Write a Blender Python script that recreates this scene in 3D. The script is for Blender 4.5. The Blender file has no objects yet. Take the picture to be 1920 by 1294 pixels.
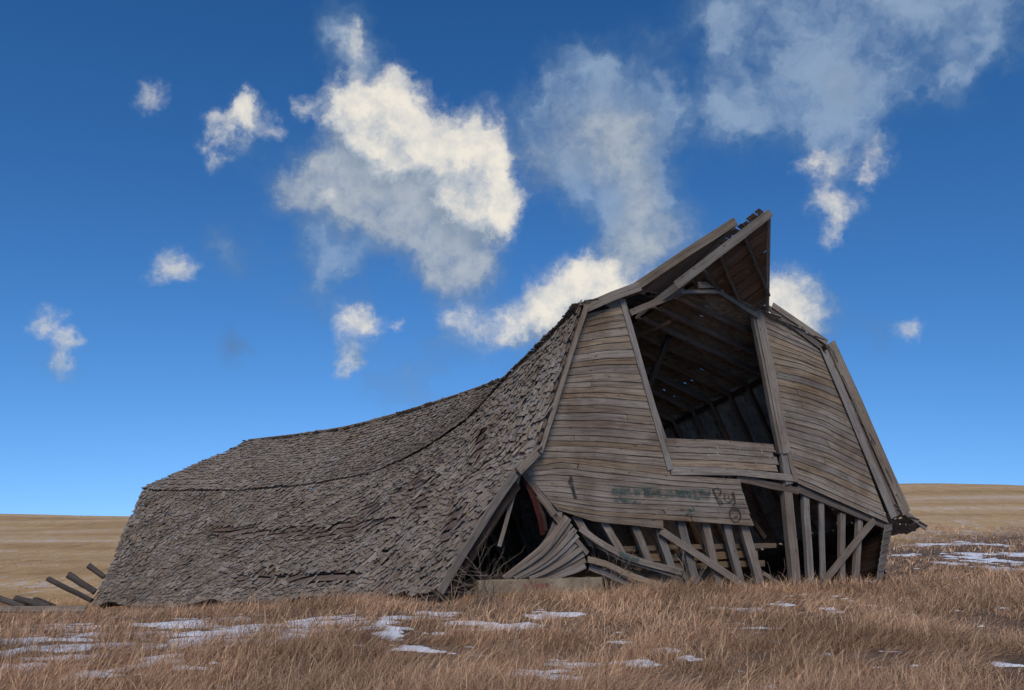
import bpy, math, random
import numpy as np
from mathutils import Vector, Matrix

random.seed(7); rng = np.random.default_rng(7)
SC = bpy.context.scene
COL = SC.collection
R = math.radians

# ------------------------------------------------------------------ camera
F, CX, CY = 1600.0, 960.0, 647.0            # photograph pixels
CAM_H = 1.6
PITCH = math.atan(347 / F)
cam = bpy.data.cameras.new('camera'); camo = bpy.data.objects.new('camera', cam); COL.objects.link(camo)
camo.location = (0, 0, CAM_H); camo.rotation_euler = (R(90) + PITCH, 0, 0)
cam.sensor_width = 36; cam.lens = F / 1920 * 36; cam.clip_end = 4000; cam.clip_start = 0.1
SC.camera = camo
CP, SP = math.cos(PITCH), math.sin(PITCH)

def ray(px, py):
    a = (px - CX) / F; b = (CY - py) / F
    return Vector((a, CP - b * SP, SP + b * CP))
def P(px, py, Y):
    d = ray(px, py); s = Y / d.y
    return Vector((d.x * s, Y, CAM_H + d.z * s))
def D(px, py):
    return ray(px, py).normalized()
def pix(p):
    v = Vector((p[0], p[1], p[2] - CAM_H))
    fz = v.y * CP + v.z * SP; up = -v.y * SP + v.z * CP
    return CX + F * v.x / fz, CY - F * up / fz

# ------------------------------------------------------------------ sky, sun, exposure
SUN_EL, SUN_AZ = R(42), Vector((0.02, -0.75, 0)).normalized()
world = bpy.data.worlds.new('World'); SC.world = world; world.use_nodes = True
SC.view_settings.view_transform = 'Standard'; SC.view_settings.look = 'None'
SC.view_settings.exposure = 0.0; SC.view_settings.gamma = 1.0
SC.render.engine = 'CYCLES'; SC.cycles.use_denoising = True
SC.cycles.use_adaptive_sampling = True; SC.cycles.adaptive_threshold = .02; SC.cycles.adaptive_min_samples = 8; SC.cycles.max_bounces = 5; SC.cycles.transparent_max_bounces = 6

class NT:
    def __init__(s, tree): s.t = tree; s.n = tree.nodes; s.l = tree.links
    def node(s, typ, **kw):
        n = s.n.new(typ)
        for k, v in kw.items():
            if k.startswith('i_'): n.inputs[k[2:].replace('_', ' ')].default_value = v
            elif k.startswith('n_'): n.inputs[int(k[2:])].default_value = v
            else: setattr(n, k, v)
        return n
    def link(s, a, b): s.l.new(a, b)
    def math(s, op, a, b=None, c=None, clamp=False):
        n = s.n.new('ShaderNodeMath'); n.operation = op; n.use_clamp = clamp
        for i, v in enumerate((a, b, c)):
            if v is None: continue
            if isinstance(v, (int, float)): n.inputs[i].default_value = v
            else: s.l.new(v, n.inputs[i])
        return n.outputs[0]
    def vmath(s, op, a, b=None):
        n = s.n.new('ShaderNodeVectorMath'); n.operation = op
        for i, v in enumerate((a, b)):
            if v is None: continue
            if isinstance(v, (tuple, list, Vector)): n.inputs[i].default_value = tuple(v)
            else: s.l.new(v, n.inputs[i])
        return n.outputs['Value' if op in ('DISTANCE', 'LENGTH', 'DOT_PRODUCT') else 'Vector']
    def smooth(s, x, lo, hi, a=0.0, b=1.0):
        n = s.n.new('ShaderNodeMapRange'); n.interpolation_type = 'SMOOTHSTEP'
        s.l.new(x, n.inputs[0])
        for i, v in zip((1, 2, 3, 4), (lo, hi, a, b)): n.inputs[i].default_value = v
        return n.outputs[0]
    def noise(s, vec, scale, detail=5, rough=0.55, dist=0.0):
        n = s.n.new('ShaderNodeTexNoise'); n.inputs['Scale'].default_value = scale
        n.inputs['Detail'].default_value = detail; n.inputs['Roughness'].default_value = rough
        n.inputs['Distortion'].default_value = dist
        if vec is not None: s.l.new(vec, n.inputs['Vector'])
        return n
    def mix(s, f, a, b, mode='MIX'):
        n = s.n.new('ShaderNodeMix'); n.data_type = 'RGBA'; n.blend_type = mode
        for sock, v in ((n.inputs[0], f), (n.inputs[6], a), (n.inputs[7], b)):
            if isinstance(v, (int, float)): sock.default_value = v
            elif isinstance(v, (tuple, list)): sock.default_value = (*v[:3], 1)
            else: s.l.new(v, sock)
        return n.outputs[2]
    def ramp(s, x, stops):
        n = s.n.new('ShaderNodeValToRGB'); e = n.color_ramp.elements
        while len(e) > 1: e.remove(e[-1])
        e[0].position = stops[0][0]; e[0].color = (*stops[0][1], 1)
        for p, c in stops[1:]:
            q = e.new(p); q.color = (*c, 1)
        s.l.new(x, n.inputs[0]); return n.outputs[0]

# cloud field: lumps of cloud in the directions where they hang, broken up by noise
BRIGHT = [(690,195,80,1.0),(735,225,80,1.0),(650,205,50,.7),(780,250,60,.8),(720,290,70,.8),(885,265,70,.9),(905,330,75,1.0),(860,330,80,1.0),(925,385,55,.7),(880,400,75,.8),(603,373,22,.7),
          (1080,555,80,1.2),(1115,515,52,.9),(1030,590,60,.8),(1150,560,60,.9),(850,600,45,.6),(920,615,55,.55),(985,610,55,.6),
          (435,245,42,.8),(470,215,32,.75),(400,285,30,.6),(525,235,24,.5),(568,186,26,.66),(281,173,30,.66),
          (312,500,36,.8),(350,510,26,.6),(77,614,30,.8),(125,648,22,.6),(98,685,30,.66),(660,600,36,.66),(705,605,34,.7),(655,668,34,.68),(752,608,18,.55),
          (1515,300,34,.72),(1560,312,34,.6),(1645,285,34,.6),(1625,330,26,.55),(1545,385,36,.68),(1590,400,32,.6),(1565,435,28,.6),(1470,560,66,1.0),(1520,600,40,.6),(1698,625,26,.6),
          (662,75,34,.6)]
GREY = [(640,300,70,.8),(580,350,62,.85),(540,365,40,.6),(690,350,90,.9),(770,350,90,.9),(800,430,85,.9),(860,470,80,.95),(860,525,50,.8),(660,380,60,.6),(1150,235,85,.62),(1175,300,80,.6),(1040,260,80,.5),(1000,330,60,.45),(1200,390,80,.5),(1580,150,50,.55),(1220,460,80,.7),(1150,500,70,.7),(1060,600,80,.8),(1510,600,60,.6),(430,655,40,.0)]
VEIL = [(655,40,60,.8),(640,100,50,.6),(700,130,45,.6),(1045,135,70,.5),(1130,200,110,.9),(1215,165,80,.9),(1200,270,100,1),(1060,230,100,.8),(1000,280,70,.5),(1150,380,100,.9),(1240,420,95,.9),(1080,330,70,.6),
        (700,450,110,.6),(590,440,90,.45),(490,340,60,.4),(425,480,65,.7),(590,520,80,.45),(660,540,70,.35),
        (1340,40,80,.7),(1400,120,90,.6),(1470,60,120,.8),(1575,90,120,.8),(1575,165,75,1.2),(1400,215,80,1.0),(1450,170,80,.8),(1700,80,110,.8),(1710,140,60,.5),(1830,40,110,.8),(1540,235,50,.9),(1560,270,45,.7),(1420,120,60,.7),(1640,60,80,.6),(1780,110,60,.6),
        (1590,330,80,.6),(1580,410,60,.5),(1500,590,80,.6),(880,630,110,.7),(750,735,90,.35),(680,630,70,.5),(105,660,55,.5),(440,265,70,.5),(1660,630,50,.4)]
DARK = [(440,655,46,.8)]

def cloud_group():
    g = bpy.data.node_groups.new('clouds', 'ShaderNodeTree')
    g.interface.new_socket('dir', in_out='INPUT', socket_type='NodeSocketVector')
    for nm in ('bright', 'veil', 'grey', 'dark'): g.interface.new_socket(nm, in_out='OUTPUT', socket_type='NodeSocketFloat')
    T = NT(g); gi = g.nodes.new('NodeGroupInput'); go = g.nodes.new('NodeGroupOutput')
    d = gi.outputs[0]
    w1 = T.noise(d, 10, 2, .5).outputs['Color']
    w2 = T.noise(d, 38, 4, .6).outputs['Color']
    off = T.vmath('SCALE', T.vmath('SUBTRACT', w1, (.5, .5, .5))); off.node.inputs['Scale'].default_value = .042
    off2 = T.vmath('SCALE', T.vmath('SUBTRACT', w2, (.5, .5, .5))); off2.node.inputs['Scale'].default_value = .044
    p = T.vmath('ADD', T.vmath('ADD', d, off), off2)
    fb = T.math('SUBTRACT', T.noise(p, 24, 7, .66).outputs['Fac'], .5)
    fv = T.math('SUBTRACT', T.noise(p, 13, 5, .54).outputs['Fac'], .5)
    for i, (lst, k, cap, n_, amp) in enumerate(((BRIGHT, 1.55, 1.45, fb, 1.5), (VEIL, 1.6, 1.15, fv, 2.6), (GREY, 1.7, 1.2, fb, 1.2), (DARK, 1.4, 1.0, fv, 1.4))):
        acc = None
        for (x, y, r, w) in lst:
            b = T.smooth(T.vmath('DISTANCE', p, tuple(D(x, y))), 0.0, r * k / F, w, 0.0)
            acc = b if acc is None else T.math('ADD', acc, b)
        gate = T.math('MULTIPLY', T.math('MINIMUM', T.math('MULTIPLY', acc, 2.5), 1.0), amp)
        T.link(T.math('ADD', T.math('MINIMUM', acc, cap), T.math('MULTIPLY', n_, gate)), go.inputs[i])
    return g

W = NT(world.node_tree); W.n.clear()
tc = W.node('ShaderNodeTexCoord'); dirv = W.vmath('NORMALIZE', tc.outputs['Generated'])
sky = W.node('ShaderNodeTexSky', sky_type='NISHITA', sun_disc=False, sun_elevation=SUN_EL, altitude=900, air_density=1.0, dust_density=0.25, ozone_density=2.5)
sky.sun_rotation = math.atan2(SUN_AZ.x, SUN_AZ.y)
mp = W.node('ShaderNodeMapping'); mp.inputs['Location'].default_value = (0, 0, .13); mp.inputs['Scale'].default_value = (1, 1, .9)
W.link(dirv, mp.inputs[0]); W.link(mp.outputs[0], sky.inputs[0])
skyc = W.vmath('SCALE', sky.outputs[0]); skyc.node.inputs['Scale'].default_value = .1
sep = W.node('ShaderNodeSeparateXYZ'); W.link(skyc, sep.inputs[0]); cmb = W.node('ShaderNodeCombineXYZ')
for i, (pw, am) in enumerate(((1.70, 1.75), (1.30, 1.42), (1.20, 1.58))):      # a polarising filter deepens the blue
    W.link(W.math('MULTIPLY', W.math('POWER', sep.outputs[i], pw), am), cmb.inputs[i])
blue = cmb.outputs[0]
CG = cloud_group()
c0 = W.node('ShaderNodeGroup', node_tree=CG); W.link(dirv, c0.inputs[0])
c1 = W.node('ShaderNodeGroup', node_tree=CG)
W.link(W.vmath('ADD', dirv, (.012, 0, .040)), c1.inputs[0])
aB = W.smooth(c0.outputs[0], .06, 1.05)
core = W.smooth(c0.outputs[0], .35, 1.6)
fine = W.math('SUBTRACT', W.noise(dirv, 46, 5, .62).outputs['Fac'], .5)
lit = W.smooth(W.math('SUBTRACT', c0.outputs[0], c1.outputs[0]), -.9, .8)
lit = W.math('ADD', W.math('ADD', W.math('MULTIPLY', lit, .60), W.math('MULTIPLY', core, .34)), W.math('MULTIPLY', fine, .95), clamp=True)
cb = W.ramp(lit, [(.1, (.24, .31, .41)), (.4, (.42, .48, .55)), (.62, (.57, .59, .61)), (1.0, (.90, .84, .73))])
aG = W.math('MULTIPLY', W.smooth(c0.outputs[2], .02, 1.3), .86)
cg = W.mix(W.smooth(W.math('ADD', c0.outputs[2], W.math('MULTIPLY', fine, 1.6)), .3, 1.6), (.17, .25, .38), (.47, .51, .55))
aV = W.math('MULTIPLY', W.smooth(c0.outputs[1], .05, 1.45), .72)
cv = W.mix(W.smooth(c0.outputs[1], .45, 1.45), (.12, .22, .37), (.34, .45, .60))
col = W.mix(aV, blue, cv)
col = W.mix(W.math('MULTIPLY', W.smooth(c0.outputs[3], .1, 1.1), .4), col, (.12, .17, .24))
col = W.mix(aG, col, cg)
col = W.mix(W.math('MULTIPLY', aB, .94), col, cb)
bg = W.node('ShaderNodeBackground'); W.link(col, bg.inputs[0])
# round the rest of the sky the same broken cloud goes on
gn = W.noise(dirv, 4.2, 5, .58).outputs['Fac']
bg2 = W.node('ShaderNodeBackground'); W.link(W.mix(W.smooth(gn, .53, .72, 0, .8), blue, (.55, .57, .58)), bg2.inputs[0])
front = W.smooth(W.vmath('DISTANCE', dirv, tuple(D(960, 560))), .70, .84)
mixs = W.node('ShaderNodeMixShader'); W.link(front, mixs.inputs[0]); W.link(bg.outputs[0], mixs.inputs[1]); W.link(bg2.outputs[0], mixs.inputs[2])
wo = W.node('ShaderNodeOutputWorld'); W.link(mixs.outputs[0], wo.inputs[0])
world.cycles.sampling_method = 'MANUAL'; world.cycles.sample_map_resolution = 256

sun = bpy.data.lights.new('sun', 'SUN'); sun.energy = 2.5; sun.angle = R(22); sun.color = (1, .91, .79)
suno = bpy.data.objects.new('sun', sun); COL.objects.link(suno)
sd = Vector((SUN_AZ.x * math.cos(SUN_EL), SUN_AZ.y * math.cos(SUN_EL), math.sin(SUN_EL)))
suno.rotation_euler = sd.to_track_quat('Z', 'Y').to_euler(); suno.location = sd * 60

# ------------------------------------------------------------------ helpers
def sstep(a, b, x):
    t = np.clip((x - a) / (b - a), 0, 1); return t * t * (3 - 2 * t)
_perm = np.random.default_rng(3).random((512, 512))
def vnoise(x, y):
    x = np.asarray(x, float); y = np.asarray(y, float)
    xi = np.floor(x).astype(int); yi = np.floor(y).astype(int); fx = x - xi; fy = y - yi
    fx = fx * fx * (3 - 2 * fx); fy = fy * fy * (3 - 2 * fy)
    g = lambda i, j: _perm[i % 512, j % 512]
    return (g(xi, yi) * (1 - fx) + g(xi + 1, yi) * fx) * (1 - fy) + (g(xi, yi + 1) * (1 - fx) + g(xi + 1, yi + 1) * fx) * fy
def fbm(x, y, o=4):
    s = 0; a = .5; t = 0
    for i in range(o):
        s = s + a * vnoise(x * 2 ** i + 17 * i, y * 2 ** i + 9 * i); t += a; a *= .5
    return s / t

def make_mesh(name, verts, faces, mat, uvs=None, rnd=None, smooth=False):
    me = bpy.data.meshes.new(name); me.from_pydata([tuple(v) for v in verts], [], faces)
    if mat: me.materials.append(mat)
    if uvs is not None:
        l = me.uv_layers.new(name='UVMap'); li = np.empty(len(me.loops), int); me.loops.foreach_get('vertex_index', li)
        l.data.foreach_set('uv', np.asarray(uvs, float)[li].ravel())
    if rnd is not None:
        at = me.attributes.new('rnd', 'FLOAT', 'POINT')
        at.data.foreach_set('value', np.broadcast_to(np.asarray(rnd, float), (len(verts),)).copy())
    if smooth: me.polygons.foreach_set('use_smooth', [True] * len(me.polygons))
    return me
def link(name, me, parent=None, **props):
    o = bpy.data.objects.new(name, me); COL.objects.link(o)
    if parent: o.parent = parent
    for k, v in props.items(): o[k] = v
    return o
def thing(name, loc, label, cat, group=None):
    o = bpy.data.objects.new(name, None); COL.objects.link(o); o.location = loc; o.empty_display_size = .3
    o['label'] = label; o['category'] = cat
    if group: o['group'] = group
    bpy.context.view_layer.update()
    return o
def sweep(sec_pts, closed_caps=True):
    """sec_pts: list of stations, each a list of k points -> verts, faces"""
    k = len(sec_pts[0]); n = len(sec_pts); V = [p for s in sec_pts for p in s]; Fc = []
    for i in range(n - 1):
        for j in range(k):
            a = i * k + j; b = i * k + (j + 1) % k
            Fc.append((a, b, b + k, a + k))
    if closed_caps:
        Fc.append(tuple(range(k - 1, -1, -1))); Fc.append(tuple(range((n - 1) * k, n * k)))
    return V, Fc
def slab(name, top, bot, nrm, otop, obot, thick, mat, parent, **props):
    """board between two 3D polylines; front pushed out along nrm"""
    secs, uv = [], []; L = 0; r0 = random.random() * 40
    for i, (a, b) in enumerate(zip(top, bot)):
        n = nrm[i] if isinstance(nrm, list) else nrm
        if i: L += (a - top[i - 1]).length
        w = (a - b).length
        j = random.uniform(-.003, .003)
        fa = a + n * (otop + j); fb = b + n * (obot + j)
        secs.append([fa, fb, b + n * (obot - thick + j), a + n * (otop - thick + j)])
        uv += [(r0 + L, r0), (r0 + L, r0 + w), (r0 + L, r0 + w + thick), (r0 + L, r0 - thick)]
    V, Fc = sweep(secs)
    org = parent.matrix_world.translation if parent else Vector()
    V = [v - org for v in V]
    return link(name, make_mesh(name, V, Fc, mat, uv, random.random()), parent, **props)
def ribbon(name, pts, width, nrm, thick, mat, parent, taper=None, twist=0.0, **props):
    """board swept along a centre line; nrm = face normal"""
    top, bot, ns = [], [], []
    n = len(pts)
    for i, p in enumerate(pts):
        t = (pts[min(i + 1, n - 1)] - pts[max(i - 1, 0)]).normalized()
        nn = (nrm - t * nrm.dot(t)).normalized()
        if twist: nn = Matrix.Rotation(twist * i / (n - 1), 3, t) @ nn
        w = t.cross(nn).normalized(); ww = width * (taper[i] if taper else 1) * random.uniform(.96, 1.04) / 2
        top.append(p + w * ww); bot.append(p - w * ww); ns.append(nn)
    return slab(name, top, bot, ns, 0, 0, thick, mat, parent, **props)
def beam(name, a, b, w, h, mat, parent, up=None, segs=4, rough=.006, **props):
    a = Vector(a); b = Vector(b); t = (b - a).normalized()
    up = Vector(up) if up else Vector((0, 0, 1))
    if abs(t.dot(up)) > .95: up = Vector((0, -1, 0))
    s = t.cross(up).normalized(); u = s.cross(t); secs, uv = [], []; r0 = random.random() * 40
    L = (b - a).length
    for i in range(segs + 1):
        c = a + (b - a) * (i / segs) + s * random.uniform(-1, 1) * rough + u * random.uniform(-1, 1) * rough
        k = random.uniform(.95, 1.05)
        secs.append([c + s * w / 2 * k + u * h / 2, c - s * w / 2 * k + u * h / 2, c - s * w / 2 - u * h / 2 * k, c + s * w / 2 - u * h / 2 * k])
        l = r0 + L * i / segs; uv += [(l, r0), (l, r0 + w), (l, r0 + w + h), (l, r0 + 2 * w + h)]
    V, Fc = sweep(secs); org = parent.matrix_world.translation if parent else Vector()
    return link(name, make_mesh(name, [v - org for v in V], Fc, mat, uv, random.random()), parent, **props)
def log(name, a, b, r, mat, parent=None, segs=6, k=10, taper=.85, org=None, **props):
    a = Vector(a); b = Vector(b); t = (b - a).normalized(); s = t.orthogonal().normalized(); u = t.cross(s)
    secs, uv = [], []; r0 = random.random() * 40; L = (b - a).length; lump = [random.uniform(.88, 1.1) for _ in range(k)]
    for i in range(segs + 1):
        q = i / segs; c = a + (b - a) * q + (s * random.uniform(-1, 1) + u * random.uniform(-1, 1)) * r * .06
        rr = r * (1 + (taper - 1) * q)
        secs.append([c + (s * math.cos(6.2832 * j / k) + u * math.sin(6.2832 * j / k)) * rr * lump[j] * random.uniform(.96, 1.04) + t * (random.uniform(-.02, .02) if i in (0, segs) else 0) for j in range(k)])
        uv += [(r0 + L * q, r0 + 6.28 * r * j / k) for j in range(k)]
    V, Fc = sweep(secs); o = org if org is not None else (parent.matrix_world.translation if parent else Vector())
    ob = link(name, make_mesh(name, [v - o for v in V], Fc, mat, uv, random.random()), parent, **props)
    if org is not None: ob.location = org
    return ob

# ------------------------------------------------------------------ materials
def new_mat(name):
    m = bpy.data.materials.new(name); m.use_nodes = True; t = NT(m.node_tree); t.n.clear()
    out = t.node('ShaderNodeOutputMaterial'); bs = t.node('ShaderNodeBsdfPrincipled'); t.link(bs.outputs[0], out.inputs[0])
    bs.inputs['Roughness'].default_value = .85; bs.inputs['Specular IOR Level'].default_value = .2
    return m, t, bs
def wood(name, dark, mid, light, tint=None, grain=(1.3, 26), stain=.5, knots=True, bump=.5, vary=.35, nails=False, sat=.75):
    m, t, bs = new_mat(name)
    uv = t.node('ShaderNodeUVMap').outputs[0]
    mp = t.node('ShaderNodeMapping'); mp.inputs['Scale'].default_value = (grain[0], grain[1], 1); t.link(uv, mp.inputs[0])
    rn = t.node('ShaderNodeAttribute', attribute_name='rnd').outputs['Fac']
    ob = t.node('ShaderNodeObjectInfo').outputs['Random']
    r = t.math('FRACT', t.math('ADD', rn, ob))
    cmb = t.node('ShaderNodeCombineXYZ'); t.link(t.math('MULTIPLY', r, 37.0), cmb.inputs[2])
    v = t.vmath('ADD', mp.outputs[0], cmb.outputs[0])
    g = t.noise(v, 1.0, 7, .62, .6).outputs['Fac']
    g2 = t.noise(v, 3.1, 4, .7).outputs['Fac']
    gg = t.math('ADD', t.math('MULTIPLY', g, .7), t.math('MULTIPLY', g2, .3))
    c = t.ramp(gg, [(.31, dark), (.5, mid), (.70, light)])
    # weather staining in broad patches
    gp = t.node('ShaderNodeNewGeometry').outputs['Position']
    st = t.noise(gp, .9, 5, .6).outputs['Fac']
    k = t.smooth(st, .42, .68)
    c = t.mix(t.math('MULTIPLY', k, stain), c, t.mix(1.0, c, tint or (.55, .45, .38), 'MULTIPLY'))
    if knots:
        mk = t.node('ShaderNodeMapping'); mk.inputs['Scale'].default_value = (2.4, 6.5, 1); t.link(uv, mk.inputs[0])
        vo = t.node('ShaderNodeTexVoronoi'); vo.inputs['Scale'].default_value = 1.0; t.link(t.vmath('ADD', mk.outputs[0], cmb.outputs[0]), vo.inputs[0])
        kn = t.smooth(vo.outputs['Distance'], .05, .15, .75, 0.0)
        c = t.mix(kn, c, tuple(x * .35 for x in dark))
    if nails:
        mk2 = t.node('ShaderNodeMapping'); mk2.inputs['Scale'].default_value = (3.6, 13, 1); t.link(uv, mk2.inputs[0])
        vo2 = t.node('ShaderNodeTexVoronoi'); vo2.inputs['Scale'].default_value = 1.0; t.link(t.vmath('ADD', mk2.outputs[0], cmb.outputs[0]), vo2.inputs[0])
        c = t.mix(t.smooth(vo2.outputs['Distance'], .06, .13, .8, 0.0), c, (.018, .013, .010))
    val = t.math('ADD', t.math('MULTIPLY', r, vary), 1 - vary * .55)
    hs = t.node('ShaderNodeHueSaturation'); t.link(c, hs.inputs['Color']); t.link(val, hs.inputs['Value'])
    t.link(t.math('ADD', sat, t.math('MULTIPLY', t.math('FRACT', t.math('MULTIPLY', r, 7.3)), .5)), hs.inputs['Saturation'])
    t.link(hs.outputs[0], bs.inputs['Base Color'])
    b = t.node('ShaderNodeBump'); b.inputs['Strength'].default_value = bump; b.inputs['Distance'].default_value = .006
    t.link(gg, b.inputs['Height']); t.link(b.outputs[0], bs.inputs['Normal'])
    return m
M_SIDING = wood('weathered_siding', (.065, .046, .033), (.205, .158, .116), (.335, .272, .208), (.45, .33, .25), stain=.6, vary=.32, nails=True, sat=.72, bump=.8)
M_TRIM = wood('weathered_trim', (.085, .068, .053), (.20, .165, .133), (.30, .258, .212), stain=.4)
M_BEAM = wood('old_beam', (.05, .037, .03), (.13, .10, .082), (.22, .18, .15), stain=.5, grain=(1.2, 22))
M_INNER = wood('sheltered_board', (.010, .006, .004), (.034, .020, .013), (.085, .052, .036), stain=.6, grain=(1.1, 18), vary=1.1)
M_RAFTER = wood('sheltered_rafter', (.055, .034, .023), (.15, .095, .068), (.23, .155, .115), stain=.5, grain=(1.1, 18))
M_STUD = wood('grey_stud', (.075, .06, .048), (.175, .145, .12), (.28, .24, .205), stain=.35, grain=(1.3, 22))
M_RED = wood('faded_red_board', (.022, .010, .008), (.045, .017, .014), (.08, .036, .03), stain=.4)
M_SHINGLE = wood('cedar_shingle', (.075, .057, .044), (.235, .19, .15), (.39, .33, .27), (.66, .58, .5), grain=(34, 3.0), stain=.55, knots=False, bump=.5, vary=.42)
M_LOG = wood('dark_log', (.03, .022, .018), (.085, .066, .053), (.15, .12, .1), stain=.5, grain=(1.2, 20))
M_TWISTED = wood('silvered_siding', (.07, .056, .046), (.17, .143, .12), (.27, .235, .2), stain=.4, grain=(1.0, 24))

m, t, bs = new_mat('concrete'); M_CONC = m
gp = t.node('ShaderNodeNewGeometry').outputs['Position']
c = t.ramp(t.noise(gp, 2.2, 8, .65).outputs['Fac'], [(.3, (.13, .095, .06)), (.5, (.25, .195, .13)), (.72, (.36, .295, .21))])
sx = t.node('ShaderNodeSeparateXYZ'); t.link(gp, sx.inputs[0])
pit = t.smooth(t.noise(gp, 9, 3, .5).outputs['Fac'], .62, .70)
c = t.mix(t.math('MULTIPLY', pit, .8), c, (.045, .035, .025))
red = t.math('MULTIPLY', t.smooth(t.noise(gp, 3.5, 6, .7).outputs['Fac'], .46, .60), t.math('MULTIPLY', t.smooth(t.math('ABSOLUTE', t.math('SUBTRACT', sx.outputs[2], .47)), .0, .10, 1, 0), t.smooth(t.math('ABSOLUTE', t.math('SUBTRACT', sx.outputs[0], .55)), .4, .95, 1, 0)))
c = t.mix(red, c, (.22, .07, .05)); t.link(c, bs.inputs['Base Color'])
b = t.node('ShaderNodeBump'); b.inputs['Strength'].default_value = .7; b.inputs['Distance'].default_value = .02
t.link(t.noise(gp, 6, 8, .7).outputs['Fac'], b.inputs['Height']); t.link(b.outputs[0], bs.inputs['Normal'])

def paint(name, colr, thr, scale=(9, 60)):
    m, t, bs = new_mat(name); bs.inputs['Base Color'].default_value = (*colr, 1); bs.inputs['Roughness'].default_value = .6
    uv = t.node('ShaderNodeUVMap').outputs[0]
    gp = t.node('ShaderNodeNewGeometry').outputs['Position']
    sp = t.node('ShaderNodeSeparateXYZ'); t.link(uv, sp.inputs[0])
    edge = t.smooth(t.math('ABSOLUTE', sp.outputs[1]), .35, 1.0, 1, 0)
    n = t.noise(gp, 8, 6, .7).outputs['Fac']
    a = t.math('MULTIPLY', edge, t.smooth(n, thr - .16, thr + .12))
    t.link(t.math('MULTIPLY', a, .78), bs.inputs['Alpha']); return m
M_BLACK = paint('black_spray', (.035, .03, .028), .43)
M_TEAL = paint('teal_spray', (.07, .10, .085), .52)
M_TEAL2 = paint('teal_spray_line', (.06, .11, .10), .46)
M_WHITE = paint('white_splash', (.55, .53, .5), .45)

# ------------------------------------------------------------------ ground
def gz(x, y):
    x = np.asarray(x, float); y = np.asarray(y, float)
    z = -.95 * sstep(-3.5, -13, x) * sstep(13, 24, y) + .12 * sstep(9, 15, y) * sstep(-6, 0, x)
    z = z + .13 * sstep(13.5, 16.5, y) * sstep(-5, -1, x) * sstep(30, 22, y)
    t = np.clip((x / np.maximum(y, 8) + .6) / 1.2, 0, 1); t = t * t * (3 - 2 * t)
    crest = 5.2 + (9.45 - 5.2) * t + .35 * np.sin(x * .045 + 1) + .2 * np.sin(x * .11)
    s = np.clip((y - 25) / 125, 0, None)
    hill = np.where(s < 1, np.clip(s, 0, 1) ** 1.2, 1 + .0 * s)
    z = z + crest * hill - np.where(s > 1, (s - 1) * 1.6, 0)
    z = z + (fbm(x * .35, y * .35, 3) - .5) * .22 + (fbm(x * .04, y * .05, 2) - .5) * 1.2 * sstep(35, 90, y)
    return z
def gpt(x, y, dz=0.0): return Vector((x, y, float(gz(x, y)) + dz))
def ground_px(px, py):
    d = ray(px, py); s = 4.0
    while s < 400:
        p = Vector((0, 0, CAM_H)) + d * s
        if p.z < float(gz(p.x, p.y)): return p
        s *= 1.01
    return p
xs = np.concatenate([-np.geomspace(700, 20, 60), np.linspace(-19.6, 19.6, 150), np.geomspace(20, 700, 60)])
ys = np.concatenate([np.linspace(-40, 3, 14), np.linspace(4, 40, 150), np.geomspace(41, 1400, 110)])
X, Y = np.meshgrid(xs, ys); Z = gz(X, np.maximum(Y, 1))
V = np.stack([X, Y, Z], -1).reshape(-1, 3); nx = len(xs)
idx = np.arange(len(ys) * nx).reshape(len(ys), nx)
Fq = np.stack([idx[:-1, :-1], idx[:-1, 1:], idx[1:, 1:], idx[1:, :-1]], -1).reshape(-1, 4)
m, t, bs = new_mat('prairie_ground'); M_GROUND = m
gp = t.node('ShaderNodeNewGeometry').outputs['Position']; sx = t.node('ShaderNodeSeparateXYZ'); t.link(gp, sx.inputs[0])
near = t.ramp(t.noise(gp, 2.5, 8, .7).outputs['Fac'], [(.3, (.07, .045, .03)), (.5, (.135, .09, .06)), (.7, (.21, .145, .095))])
mp = t.node('ShaderNodeMapping'); mp.inputs['Scale'].default_value = (.012, .075, .05); mp.inputs['Rotation'].default_value = (0, 0, R(-14)); t.link(gp, mp.inputs[0])
rows = t.noise(mp.outputs[0], 1.0, 6, .65, .3).outputs['Fac']
mp2 = t.node('ShaderNodeMapping'); mp2.inputs['Scale'].default_value = (1.5, .24, 1); mp2.inputs['Rotation'].default_value = (0, 0, R(8)); t.link(gp, mp2.inputs[0])
rowf = t.noise(mp2.outputs[0], 1.2, 6, .7).outputs['Fac']
field = t.ramp(t.math('ADD', t.math('MULTIPLY', rows, .55), t.math('MULTIPLY', rowf, .45)), [(.36, (.28, .165, .07)), (.48, (.47, .295, .13)), (.62, (.63, .42, .20))])
sn = t.math('ADD', t.math('MULTIPLY', rows, .6), t.math('MULTIPLY', t.noise(mp2.outputs[0], 2.2, 6, .8).outputs['Fac'], 1.0))
snk = t.smooth(sn, .85, .94)
field = t.mix(t.math('MULTIPLY', snk, .75), field, (.62, .62, .64))
tall = t.noise(gp, .12, 3, .5).outputs['Fac']
dist = t.math('ADD', sx.outputs[1], t.math('ADD', t.math('MULTIPLY', t.math('SUBTRACT', tall, .5), 10.0), t.math('MULTIPLY', sx.outputs[0], -.62)))
c = t.mix(t.smooth(dist, 27, 36), near, field); t.link(c, bs.inputs['Base Color'])
b = t.node('ShaderNodeBump'); b.inputs['Strength'].default_value = .8; b.inputs['Distance'].default_value = .08
t.link(t.math('ADD', t.noise(gp, 5, 6, .7).outputs['Fac'], t.math('MULTIPLY', rowf, 1.0)), b.inputs['Height']); t.link(b.outputs[0], bs.inputs['Normal'])
me = bpy.data.meshes.new('ground'); me.vertices.add(len(V)); me.vertices.foreach_set('co', V.ravel())
me.loops.add(Fq.size); me.loops.foreach_set('vertex_index', Fq.ravel()); me.polygons.add(len(Fq))
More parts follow.
